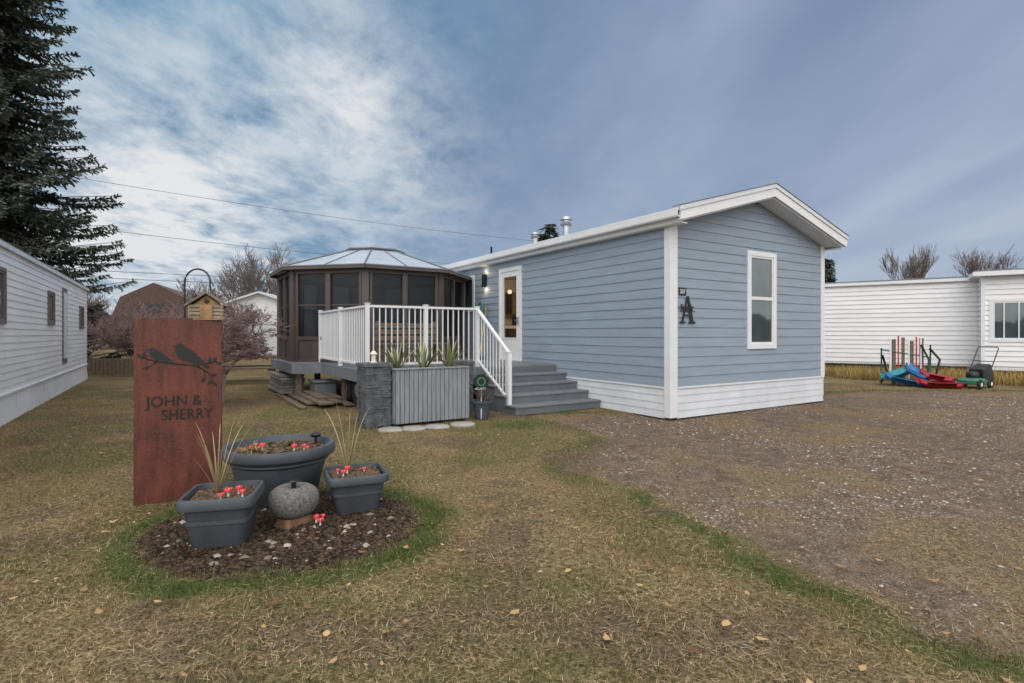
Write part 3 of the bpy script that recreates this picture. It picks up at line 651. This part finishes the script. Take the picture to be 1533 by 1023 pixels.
SL=root('solar_light',(-1.72,4.75,.42)); lathe('head',[(.01,0),(.012,.07),(.04,.08),(.045,.1),(.02,.12)],M_black,SL,16)
AP=root('stone_apple',(-1.60,3.97,.04))
M_gran=mat('granite',(.15,.145,.135),.85,.6,55,.8,50)
lathe('stump',[(.145,0),(.13,.02),(.115,.06),(.11,.065)],mat('stump_wood',(.08,.04,.022),.9,.3,14,1,25,col2=(.25,.14,.085),stretch=(1,1,.2)),AP,40,smooth=False,loc=(0,0,-.03),wob=.07)
pr=[(.05,.035),(.10,.032),(.14,.055),(.166,.095),(.178,.14),(.176,.185),(.156,.222),(.12,.245),(.085,.250),(.05,.240),(.018,.226)]
o=lathe('apple_body',pr,M_gran,AP,40,wob=.012); m=o.modifiers.new('s','SUBSURF'); m.levels=1; m.render_levels=2
lathe('apple_stem',[(.016,.0),(.018,.05),(.045,.06),(.04,.072)],M_black,AP,12,(0,0,.222))
GN=root('mushroom_ornament',(-1.42,3.93,.03))
for (x,yy,s) in ((0,0,1.0),(.05,-.06,.9),(.03,.05,.8)): mushroom((x,yy,0),s,GN)

# ================================================================ left neighbour
T=root('white_trailer_home',(2.59,8.88,0),32.3)
TX=-9.12; TH=2.83; TE=15.26; TS=-1.0
lm=lambda s,z,n:(TX+n,s,z)
ops=[(4.5,5.27,1.55,2.42),(8.77,9.53,1.59,2.32),(10.6,11.25,.68,2.5),(13.5,14.4,1.55,2.2)]
siding('siding',lm,TS,TE,.45,TH-.1,.115,M_wsid,T,ops,proud=.014,joints=1)
boxes('body',[(TX-3.6,TX-.002,TS,TE,0,TH-.1)],M_wsid,T)
siding('skirt',lm,TS,TE,0,.44,.44,M_wsid,T,proud=.03)
boxes('skirt_trim',[(TX,TX+.04,TS,TE,.44,.47)]+[(TX+.03,TX+.036,s,s+.02,.0,.44) for s in np.arange(0,15,1.2)],M_white,T)
boxes('roof_edge',[(TX-3.65,TX+.06,TS-.05,TE+.05,TH-.1,TH-.03)],M_skirt,T)
boxes('roof_top',[(TX-3.6,TX+.03,TS,TE,TH-.03,TH+.01)],M_roof,T)
M_tfr=mat('tan_trim',(.17,.13,.12),.6)
for (a,b_,c_,d_) in (ops[0],ops[1],ops[3]): window(T,lm,a,b_,c_,d_,0,.06,fm=M_tfr)
boxes('side_door',[(TX,TX+.03,10.6,11.25,.68,2.5)],M_tfr,T); boxes('side_door_panel',[(TX+.03,TX+.04,10.7,11.15,.8,2.4)],M_skirt,T)

# ================================================================ right neighbour
ang=math.degrees(math.atan2(17.3-19.8,14.9-11.3))
NB=root('white_mobile_home',(14.9,17.3,0),ang)
fm=lambda s,z,n:(s,-n,z)
siding('siding_front',fm,-14,.0,.42,3.1,.155,M_wsid,NB,proud=.03,joints=1)
boxes('body',[(-14,0,.002,4.2,.35,3.1)],M_wsid,NB)
boxes('under_skirt',[(-14,.0,.15,4,0,.35)],M_wood,NB)
boxes('roof',[(-14.2,.2,-.12,4.4,3.1,3.2)],M_white,NB)
boxes('roof_cap',[(-14.1,.1,.0,4.3,3.2,3.26)],M_roof,NB)
fm2=lambda s,z,n:(s,-.9-n,z); sm2=lambda s,z,n:(-.0-n,s,z)
siding('bay_siding_front',fm2,.0,6,.42,3.15,.155,M_wsid,NB,[(.15,1.15,1.15,2.45)],proud=.03)
siding('bay_siding_side',sm2,-.9,.0,.42,3.15,.155,M_wsid,NB,proud=.03)
boxes('bay_body',[(.0,6,-.898,4.2,.3,3.15)],M_wsid,NB)
boxes('bay_roof',[(-.25,6.2,-1.2,4.4,3.15,3.28)],M_white,NB); boxes('bay_roof_cap',[(-.2,6.1,-1.1,4.3,3.28,3.33)],M_roof,NB)
boxes('bay_corner',[(-.04,.05,-.94,-.9,.4,3.15)],M_white,NB)
window(NB,fm2,.15,1.15,1.15,2.45,0); boxes('mullion',[(.47,.50,-.94,-.91,1.2,2.4),(.80,.83,-.94,-.91,1.2,2.4)],M_white,NB)

# ================================================================ lawn mower
LM=root('lawn_mower',(11.9,14.0,0),-62)
M_lg=mat('mower_green',(.03,.15,.09),.4)
lathe('deck',[(.24,.10),(.27,.11),(.27,.20),(.22,.25),(.14,.27)],M_lg,LM,32,sq=4)
lathe('engine',[(.13,.26),(.14,.3),(.14,.38),(.11,.42),(.05,.43)],M_black,LM,24)
for sx in (-.27,.27):
    for sy in (-.27,.27):
        lathe('wheel',[(.02,-.03),(.11,-.03),(.12,-.02),(.12,.02),(.11,.03),(.02,.03)],M_rubber,LM,20,(sx,sy,.12),rot=(0,R(90),0))
        lathe('hub',[(.02,-.035),(.05,-.034),(.05,.034),(.02,.035)],M_white,LM,12,(sx,sy,.12),rot=(0,R(90),0))
tubes('handle',[[(-.22,.2,.22,.013),(-.22,.55,.62,.013),(-.22,.85,1.0,.013),(-.2,.89,1.05,.013),(.2,.89,1.05,.013),(.22,.85,1.0,.013),(.22,.55,.62,.013),(.22,.2,.22,.013)],[(-.22,.6,.68,.01),(.22,.6,.68,.01)]],M_black,LM,8)
mesh('grass_bag',[(-.2,.2,.15),(.2,.2,.15),(.2,.75,.2),(-.2,.75,.2),(-.17,.2,.5),(.17,.2,.5),(.17,.62,.62),(-.17,.62,.62)],BF,M_black,LM,bevel=.04)
# ================================================================ sleds & paddles
def sled(nm,loc,rzz,c_,l=1.0,w=.42,tilt=0):
    r_=root(nm,loc,rzz,rx=tilt); V=[];F=[];S=14
    for i in range(S+1):
        u=i/S; ww=w/2*math.sin(math.pi*min(.98,max(.03,u*.85+.1)))**.45; zb=.02+.12*max(0,u-.75)*3
        for (k,z) in ((-1,.13),(-.92,.135),(-.75,.02),(0,.0),(.75,.02),(.92,.135),(1,.13)): V.append((k*ww,(u-.5)*l,zb+z))
        if i:
            for k in range(6): a=(i-1)*7+k; F.append((a,a+1,a+8,a+7))
    o=mesh('hull',V,F,mat(nm+'_plastic',c_,.4,.2),r_,True); m=o.modifiers.new('s','SOLIDIFY'); m.thickness=.02
sled('blue_sled',(10.55,14.6,.04),60,(.02,.16,.42),.9,.45,12); sled('red_kayak',(11.05,14.0,.0),75,(.32,.01,.02),.95,.45,0)
sled('teal_sled',(10.6,14.9,.2),100,(.03,.28,.32),.8,.45,-18); sled('red_sled',(11.1,14.2,.18),50,(.36,.02,.05),.7,.4,10); sled('blue_sled',(10.8,14.5,.28),20,(.02,.15,.38),.6,.35,25)
RK=root('tool_rack',(11.0,15.1,0),-20)
boxes('rack_boards',[(-.35,-.25,0,.03,0,1.25),(-.12,-.04,0,.03,0,1.3),(.08,.17,0,.03,0,1.2),(.3,.4,0,.03,0,1.28)],M_wood,RK,bevel=.01)
boxes('white_paddles',[(-.42,-.37,-.05,-.02,.1,1.3),(.02,.06,-.05,-.02,.1,1.25),(.3,.34,-.05,-.02,.1,1.33)],M_white,RK,bevel=.01)
boxes('red_skis',[(-.22,-.18,-.03,-.01,0,1.35),(.2,.24,-.03,-.01,0,1.32)],M_red,RK,bevel=.01)
tubes('frame',[[(-.6,0,0,.02),(-.6,0,1.0,.02)],[(-.6,0,.95,.02),(.55,0,.75,.02)],[(.55,0,0,.02),(.55,0,1.1,.02)]],M_lg,RK)
tubes('cable',[[(.5,-.1,1.0,.03),(.7,-.2,.7,.03),(.6,-.25,.3,.03),(.8,-.3,.05,.03)],[(-.6,-.1,.8,.03),(-.5,-.2,.3,.03),(-.7,-.3,.05,.03)],[(.3,-.1,1.1,.025),(.45,-.2,.7,.025),(.4,-.3,.3,.025)]],M_black,RK)

# ================================================================ vegetation
def bare_tree(name,loc,h,seed,matl,spread=.5,lv=5,r0=.12,trunk=.25,n0=5,up=.25,rm=.006,S0=3):
    rr=random.Random(seed); paths=[]
    def grow(p,d,l,r,k):
        pts=[(*p,r)]; q=p.copy(); dd=d.copy(); S=S0 if k>1 else 2
        for s in range(S):
            dd=(dd+Vector((rr.gauss(0,.14),rr.gauss(0,.14),rr.gauss(up*.2,.1)))).normalized(); q=q+dd*l/S; pts.append((*q,max(rm,r*(1-.5*(s+1)/S))))
            if k>0 and s<S-1:
                for _ in range(rr.choice([1,1,2])):
                    nd=(dd+Vector((rr.gauss(0,spread),rr.gauss(0,spread),rr.gauss(up,.25)))).normalized(); grow(q,nd,l*rr.uniform(.5,.75),max(rm,r*.5),k-1)
        paths.append(pts)
        if k>0:
            for _ in range(rr.choice([2,3])):
                nd=(dd+Vector((rr.gauss(0,spread),rr.gauss(0,spread),rr.gauss(up,.2)))).normalized(); grow(q,nd,l*rr.uniform(.6,.85),max(rm,r*.55),k-1)
    top=Vector((rr.uniform(-.05,.05)*h,0,trunk*h)); paths.append([(0,0,-.1,r0*1.2),(*top,r0)])
    for i in range(n0):
        a=6.28*i/n0+rr.uniform(-.3,.3); grow(top,Vector((math.cos(a)*spread*1.3,math.sin(a)*spread*1.3,1)).normalized(),h*.27,r0*.6,lv-1)
    zm=max(p[2] for q in paths for p in q); f=h/zm
    paths=[[(p[0]*f,p[1]*f,p[2]*f,p[3]) for p in q] for q in paths]
    o=tubes(name,paths,matl,None,3,False); o.location=loc; return o
bare_tree('bare_tree',(-19.3,42,0),8.4,1,M_twig,.5,6,.24,.2,5,rm=.012,S0=2)
bare_tree('bare_tree',(-25.5,44,0),6.2,2,M_twig,.5,5,.2,.2,5,rm=.012)
bare_tree('bare_tree',(34.3,46,0),9.0,3,M_twig,.28,6,.16,.4,3,.4,.009,2)
bare_tree('bare_tree',(39.8,46,0),8.9,4,M_twig,.42,6,.18,.38,3,.3,.009,2)
bare_tree('bare_tree',(-30,38,0),5.2,12,M_twigr,.6,5,.15,.2,5,rm=.012)
bare_tree('bare_tree',(-17,34,0),3.8,13,M_twigr,.6,5,.1,.2,5,rm=.01,S0=2)
bare_tree('ornamental_tree',(-6.0,11.2,0),2.25,6,M_twigr,.8,6,.06,.25,5,.02,.005,2)
for i,(x,yy,h) in enumerate(((-13.6,19.5,2.5),(-12.4,19.8,2.2),(-14.4,21.5,2.9),(-11.6,21,2.0),(-15.9,24,3.0))):
    bare_tree('bare_shrub',(x,yy,0),h,20+i,M_twigr,.7,5,.03,.08,8,.1,.007)
def spruce(name,loc,h,Rb,seed,z0=.6,dens=1.0,big=1.0):
    r=np.random.default_rng(seed); V=[];C=[]; paths=[[(0,0,-.1,h*.014),(0,0,h*.5,h*.009),(0,0,h*.98,.01)]]
    z=z0
    while z<h*.985:
        f=1-z/h; rad=Rb*(f**.72)*(1.0) ; nb=int((8 if f>.1 else 5)*dens)+1
        for i in range(nb):
            a=r.random()*6.283; l=rad*r.uniform(.5,1.15); zz=z+r.uniform(-.2,.2)*big
            if l<.15: l=.15
            S=max(4,int(l/(.13*big))); u=np.linspace(.12,1,S)
            bx=np.cos(a)*l*u; by=np.sin(a)*l*u; drp=.42*(f**.4); bz=zz-drp*l*u*(1-.5*u*u)+.10*l*u**3
            if l>1: paths.append([(0,0,zz,.03),(float(bx[S//2]),float(by[S//2]),float(bz[S//2]),.02),(float(bx[-1]),float(by[-1]),float(bz[-1]),.008)])
            K=9
            cx=np.repeat(bx,K);cy=np.repeat(by,K);cz=np.repeat(bz,K);uu=np.repeat(u,K); n=len(cx)
            side=r.choice([-1,1],n); tl=(.14+.32*r.random(n))*big*(1.15-.6*uu)
            aa=a+side*r.uniform(.3,1.4,n); dx=np.cos(aa)*tl; dy=np.sin(aa)*tl; dz=-tl*r.uniform(.0,.9,n)+r.uniform(-.02,.12,n)
            w=(.018+.024*r.random(n))*big; tx=-np.sin(aa)*w; ty=np.cos(aa)*w; tz=r.uniform(-1,1,n)*w
            q=np.stack([np.stack([cx-tx*.5,cy-ty*.5,cz-tz],-1),np.stack([cx+tx*.5,cy+ty*.5,cz+tz],-1),np.stack([cx+dx+tx,cy+dy+ty,cz+dz+tz],-1),np.stack([cx+dx-tx,cy+dy-ty,cz+dz-tz],-1)],1)
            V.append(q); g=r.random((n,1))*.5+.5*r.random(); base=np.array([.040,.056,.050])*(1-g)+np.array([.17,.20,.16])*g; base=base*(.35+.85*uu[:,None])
            C.append(np.repeat(base[:,None],4,1).reshape(-1,3))
        z+=.36*big*(.6+.5*f)
    V=np.concatenate(V); C=np.concatenate(C); e=root(name,loc)
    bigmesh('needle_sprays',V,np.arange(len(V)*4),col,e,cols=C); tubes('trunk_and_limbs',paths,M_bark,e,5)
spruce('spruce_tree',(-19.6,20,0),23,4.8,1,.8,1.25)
spruce('spruce_tree',(2.8,42,0),10.0,2.6,2,1,.8,1.8)
spruce('spruce_tree',(24.2,42,0),7.4,1.6,3,1,.8,1.8)
n=40000; t=rng.random(n)*math.pi*2; d=110+rng.random(n)*40; hh=(1.5+5.5*fbm(t*30,t*0,1,80))*rng.random(n)
x=np.cos(t)*d; y=np.sin(t)*d; s=.5+rng.random(n)*.7; V=np.zeros((n,4,3))
for i,(p,q) in enumerate(((-.3,0),(.3,0),(.2,1),(-.2,1))): V[:,i,0]=x+p*s*np.sin(t)*1.5; V[:,i,1]=y-p*s*np.cos(t)*1.5; V[:,i,2]=hh*.9+q*s*1.3
g=rng.random((n,1)); C=np.repeat((np.array([.05,.05,.045])*(1-g)+np.array([.14,.12,.10])*g)[:,None],4,1).reshape(-1,3)
bigmesh('distant_treeline',V,np.arange(4*n),col,cols=C)

# ================================================================ background buildings
GA=root('white_garage',(-17.8,36,0),8)
boxes('walls',[(-3,5,0,7,0,2.7)],M_wsid,GA); prism('gable',[(-3,2.7),(5,2.7),(1,4.1)],7,M_wsid,GA)
for s,x1 in ((1,-3.4),(-1,5.4)):
    mesh('roof',[(1,-.4,4.22),(x1,-.4,2.68),(x1,7.4,2.68),(1,7.4,4.22),(1,-.4,4.1),(x1,-.4,2.56),(x1,7.4,2.56),(1,7.4,4.1)],BF,M_skirt,GA)
boxes('garage_door',[(-.5,2.5,-.04,-.002,0,2.2)],M_skirt,GA)
BB=root('brown_cottage',(-21.8,33,0),20)
boxes('walls',[(-2,2,0,5,0,2.4)],M_wood,BB)
M_br=mat('brown_roof',(.12,.075,.065),.85,.25,5)
prism('gambrel_roof',[(-2.3,2.0),(-1.7,3.6),(0,4.5),(1.7,3.6),(2.3,2.0)],5.4,M_br,BB,loc=(0,-.2,0))
boxes('front_window',[(-.5,.5,-.26,-.21,2.3,3.2)],M_glass,BB)
GF=root('low_wood_fence',(-11.5,17.5,0),-8)
boxes('boards',[(-2.8+.15*i,-2.67+.15*i,0,.02,.05,.6) for i in range(24)]+[(-2.8,.8,.022,.06,.2,.28),(-2.8,.8,.022,.06,.45,.52)],M_wood,GF)
PC=root('picnic_table',(-7.6,15.6,0),20)
boxes('planks',[(-.9,.9,-.36+.15*i,-.23+.15*i,.70,.74) for i in range(5)]+[(-.9,.9,-.8,-.55,.42,.46),(-.9,.9,.55,.8,.42,.46)],M_wood,PC)
boxes('legs',[(x,x+.06,yy,yy+.09,0,.7) for x in (-.7,.64) for yy in (-.45,.36)]+[(x,x+.06,-.75,.75,.36,.42) for x in (-.62,.57)],M_wood,PC)
def wire(p,q,sag,r=.012):
    pts=[]
    for i in range(25):
        u=i/24; v_=Vector(p).lerp(Vector(q),u); v_.z-=sag*4*u*(1-u); pts.append((*v_,r))
    tubes('power_line',[pts],M_black,None,4)
wire((-30,17,9.2),(16,56,10.2),1.1,.010); wire((-34,24,8.2),(-4,58,8.8),.6,.014); wire((-40,34,6.2),(0,60,7.2),.5,.018); wire((-40,34,5.7),(0,60,6.6),.5,.018)
UP=root('utility_pole',(-41,33,0)); lathe('pole',[(.16,0),(.11,8.2)],M_bark,UP,12); box('crossarm',-.9,.9,-.06,.06,7.6,7.72,M_wood,UP)

# ================================================================ world
wd=bpy.data.worlds.new('World'); sc.world=wd; wd.use_nodes=True; nt=wd.node_tree;N=nt.nodes;L=nt.links
for n_ in list(N): N.remove(n_)
out=N.new('ShaderNodeOutputWorld'); bg=N.new('ShaderNodeBackground'); bg.inputs[1].default_value=.1; L.new(bg.outputs[0],out.inputs[0])
sky=N.new('ShaderNodeTexSky'); sky.sky_type='NISHITA'; sky.sun_disc=False; sky.sun_elevation=R(38); sky.sun_rotation=R(188); sky.altitude=300
tc=N.new('ShaderNodeTexCoord'); sx=N.new('ShaderNodeSeparateXYZ'); L.new(tc.outputs['Generated'],sx.inputs[0])
def mth(op,a,b_=None,c_=None,cl=False):
    m=N.new('ShaderNodeMath'); m.operation=op; m.use_clamp=cl
    for i,q in enumerate((a,b_,c_)):
        if q is None: continue
        if isinstance(q,(int,float)): m.inputs[i].default_value=q
        else: L.new(q,m.inputs[i])
    return m.outputs[0]
X_,Y_,Z_=sx.outputs
zz=mth('ADD',mth('MAXIMUM',Z_,0),.14); px=mth('DIVIDE',X_,zz); py=mth('DIVIDE',Y_,zz)
def cn(sx_,sy_,rot,scale,det,rough,off=0,dist=0):
    cb=N.new('ShaderNodeCombineXYZ'); L.new(px,cb.inputs[0]); L.new(py,cb.inputs[1]); cb.inputs[2].default_value=off
    mp=N.new('ShaderNodeMapping'); mp.inputs['Rotation'].default_value=(0,0,R(rot)); mp.inputs['Scale'].default_value=(sx_,sy_,1); L.new(cb.outputs[0],mp.inputs[0])
    n_=N.new('ShaderNodeTexNoise'); n_.inputs['Scale'].default_value=scale; n_.inputs['Detail'].default_value=det; n_.inputs['Roughness'].default_value=rough; n_.inputs['Distortion'].default_value=dist; L.new(mp.outputs[0],n_.inputs['Vector']); return n_.outputs['Fac']
big_=cn(1,.55,35,.6,3,.5,3); strk=cn(1,.28,48,1.0,4,.5,9,.2); fine=cn(1,.7,25,4.2,6,.68,5,.2); mid=cn(1,.6,30,1.6,4,.6,14,.2)
def gauss(dx,dy,dz,k):
    v_=Vector((dx,dy,dz)).normalized()
    d_=mth('ADD',mth('ADD',mth('MULTIPLY',X_,v_.x),mth('MULTIPLY',Y_,v_.y)),mth('MULTIPLY',Z_,v_.z))
    return mth('EXPONENT',mth('MULTIPLY',mth('SUBTRACT',d_,1),k))
def rampw(inp,st):
    r=N.new('ShaderNodeValToRGB'); el=r.color_ramp.elements
    while len(el)<len(st): el.new(.5)
    for e,(p,c_) in zip(el,st): e.position=p; e.color=(*c_,1)
    L.new(inp,r.inputs[0]); return r.outputs[0]
def mixw(f,a,c_,ty='MIX'):
    m=N.new('ShaderNodeMix'); m.data_type='RGBA'; m.blend_type=ty
    if isinstance(f,(int,float)): m.inputs[0].default_value=f
    else: L.new(f,m.inputs[0])
    L.new(a,m.inputs[6]); L.new(c_,m.inputs[7]); return m.outputs[2]
left=gauss(-.7,1,.35,6.5)
f1=mth('ADD',mth('MULTIPLY',big_,.5),mth('MULTIPLY',strk,.5))
f2=mth('ADD',mth('MULTIPLY',mid,.55),mth('MULTIPLY',fine,.45))
right_c=rampw(f1,[(.40,(.20,.27,.41)),(.48,(.28,.35,.50)),(.58,(.41,.48,.615))])
left_c=rampw(f2,[(.40,(.11,.245,.40)),(.48,(.165,.325,.49)),(.54,(.25,.41,.56)),(.63,(.44,.56,.67))])
c=mixw(mth('MULTIPLY',left,1.3,cl=True),right_c,left_c)
dkc=N.new('ShaderNodeRGB'); dkc.outputs[0].default_value=(.16,.235,.375,1)
c=mixw(mth('MULTIPLY',gauss(.02,1,.28,28),.55),c,dkc.outputs[0])
glow=gauss(-.66,1,.16,38); glow2=gauss(-.31,1,.47,160); glow3=gauss(-.20,1,.30,120)
gl=mth('ADD',mth('ADD',mth('MULTIPLY',glow,1.35),mth('MULTIPLY',glow2,.8)),mth('MULTIPLY',glow3,.35))
gl=mth('MULTIPLY',gl,mth('MULTIPLY_ADD',f2,5.5,-2.1,cl=True),cl=True)
wh=N.new('ShaderNodeRGB'); wh.outputs[0].default_value=(.84,.84,.84,1)
c=mixw(gl,c,wh.outputs[0])
hz=mth('EXPONENT',mth('MULTIPLY',mth('MAXIMUM',Z_,0),-9)); hzc=N.new('ShaderNodeRGB'); hzc.outputs[0].default_value=(.53,.60,.71,1)
c=mixw(mth('MULTIPLY',hz,.72),c,hzc.outputs[0])
# out-of-frame sky brightened behind, overhead and far right as added fill light
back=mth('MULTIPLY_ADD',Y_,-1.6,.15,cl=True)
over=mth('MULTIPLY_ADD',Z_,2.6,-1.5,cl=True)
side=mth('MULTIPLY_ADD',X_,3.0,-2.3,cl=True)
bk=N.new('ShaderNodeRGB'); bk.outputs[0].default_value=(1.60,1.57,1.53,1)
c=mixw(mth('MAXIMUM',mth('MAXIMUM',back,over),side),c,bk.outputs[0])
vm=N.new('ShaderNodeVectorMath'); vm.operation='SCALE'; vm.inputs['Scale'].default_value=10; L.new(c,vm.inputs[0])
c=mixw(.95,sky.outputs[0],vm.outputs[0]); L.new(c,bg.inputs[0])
sl=bpy.data.lights.new('sun','SUN'); sl.energy=.95; sl.angle=R(45); sl.color=(1,.96,.91)
so=bpy.data.objects.new('sun',sl); link(so); so.rotation_euler=Vector((.11,.78,-.62)).to_track_quat('-Z','Y').to_euler()
cd=bpy.data.cameras.new('camera'); cam=bpy.data.objects.new('camera',cd); link(cam); cam.location=(0,0,1.4); cam.rotation_euler=(R(90),0,0)
cd.sensor_width=36; cd.lens=36*811/1533; cd.shift_y=-11.5/1533; cd.clip_end=2000; cd.clip_start=.05; sc.camera=cam
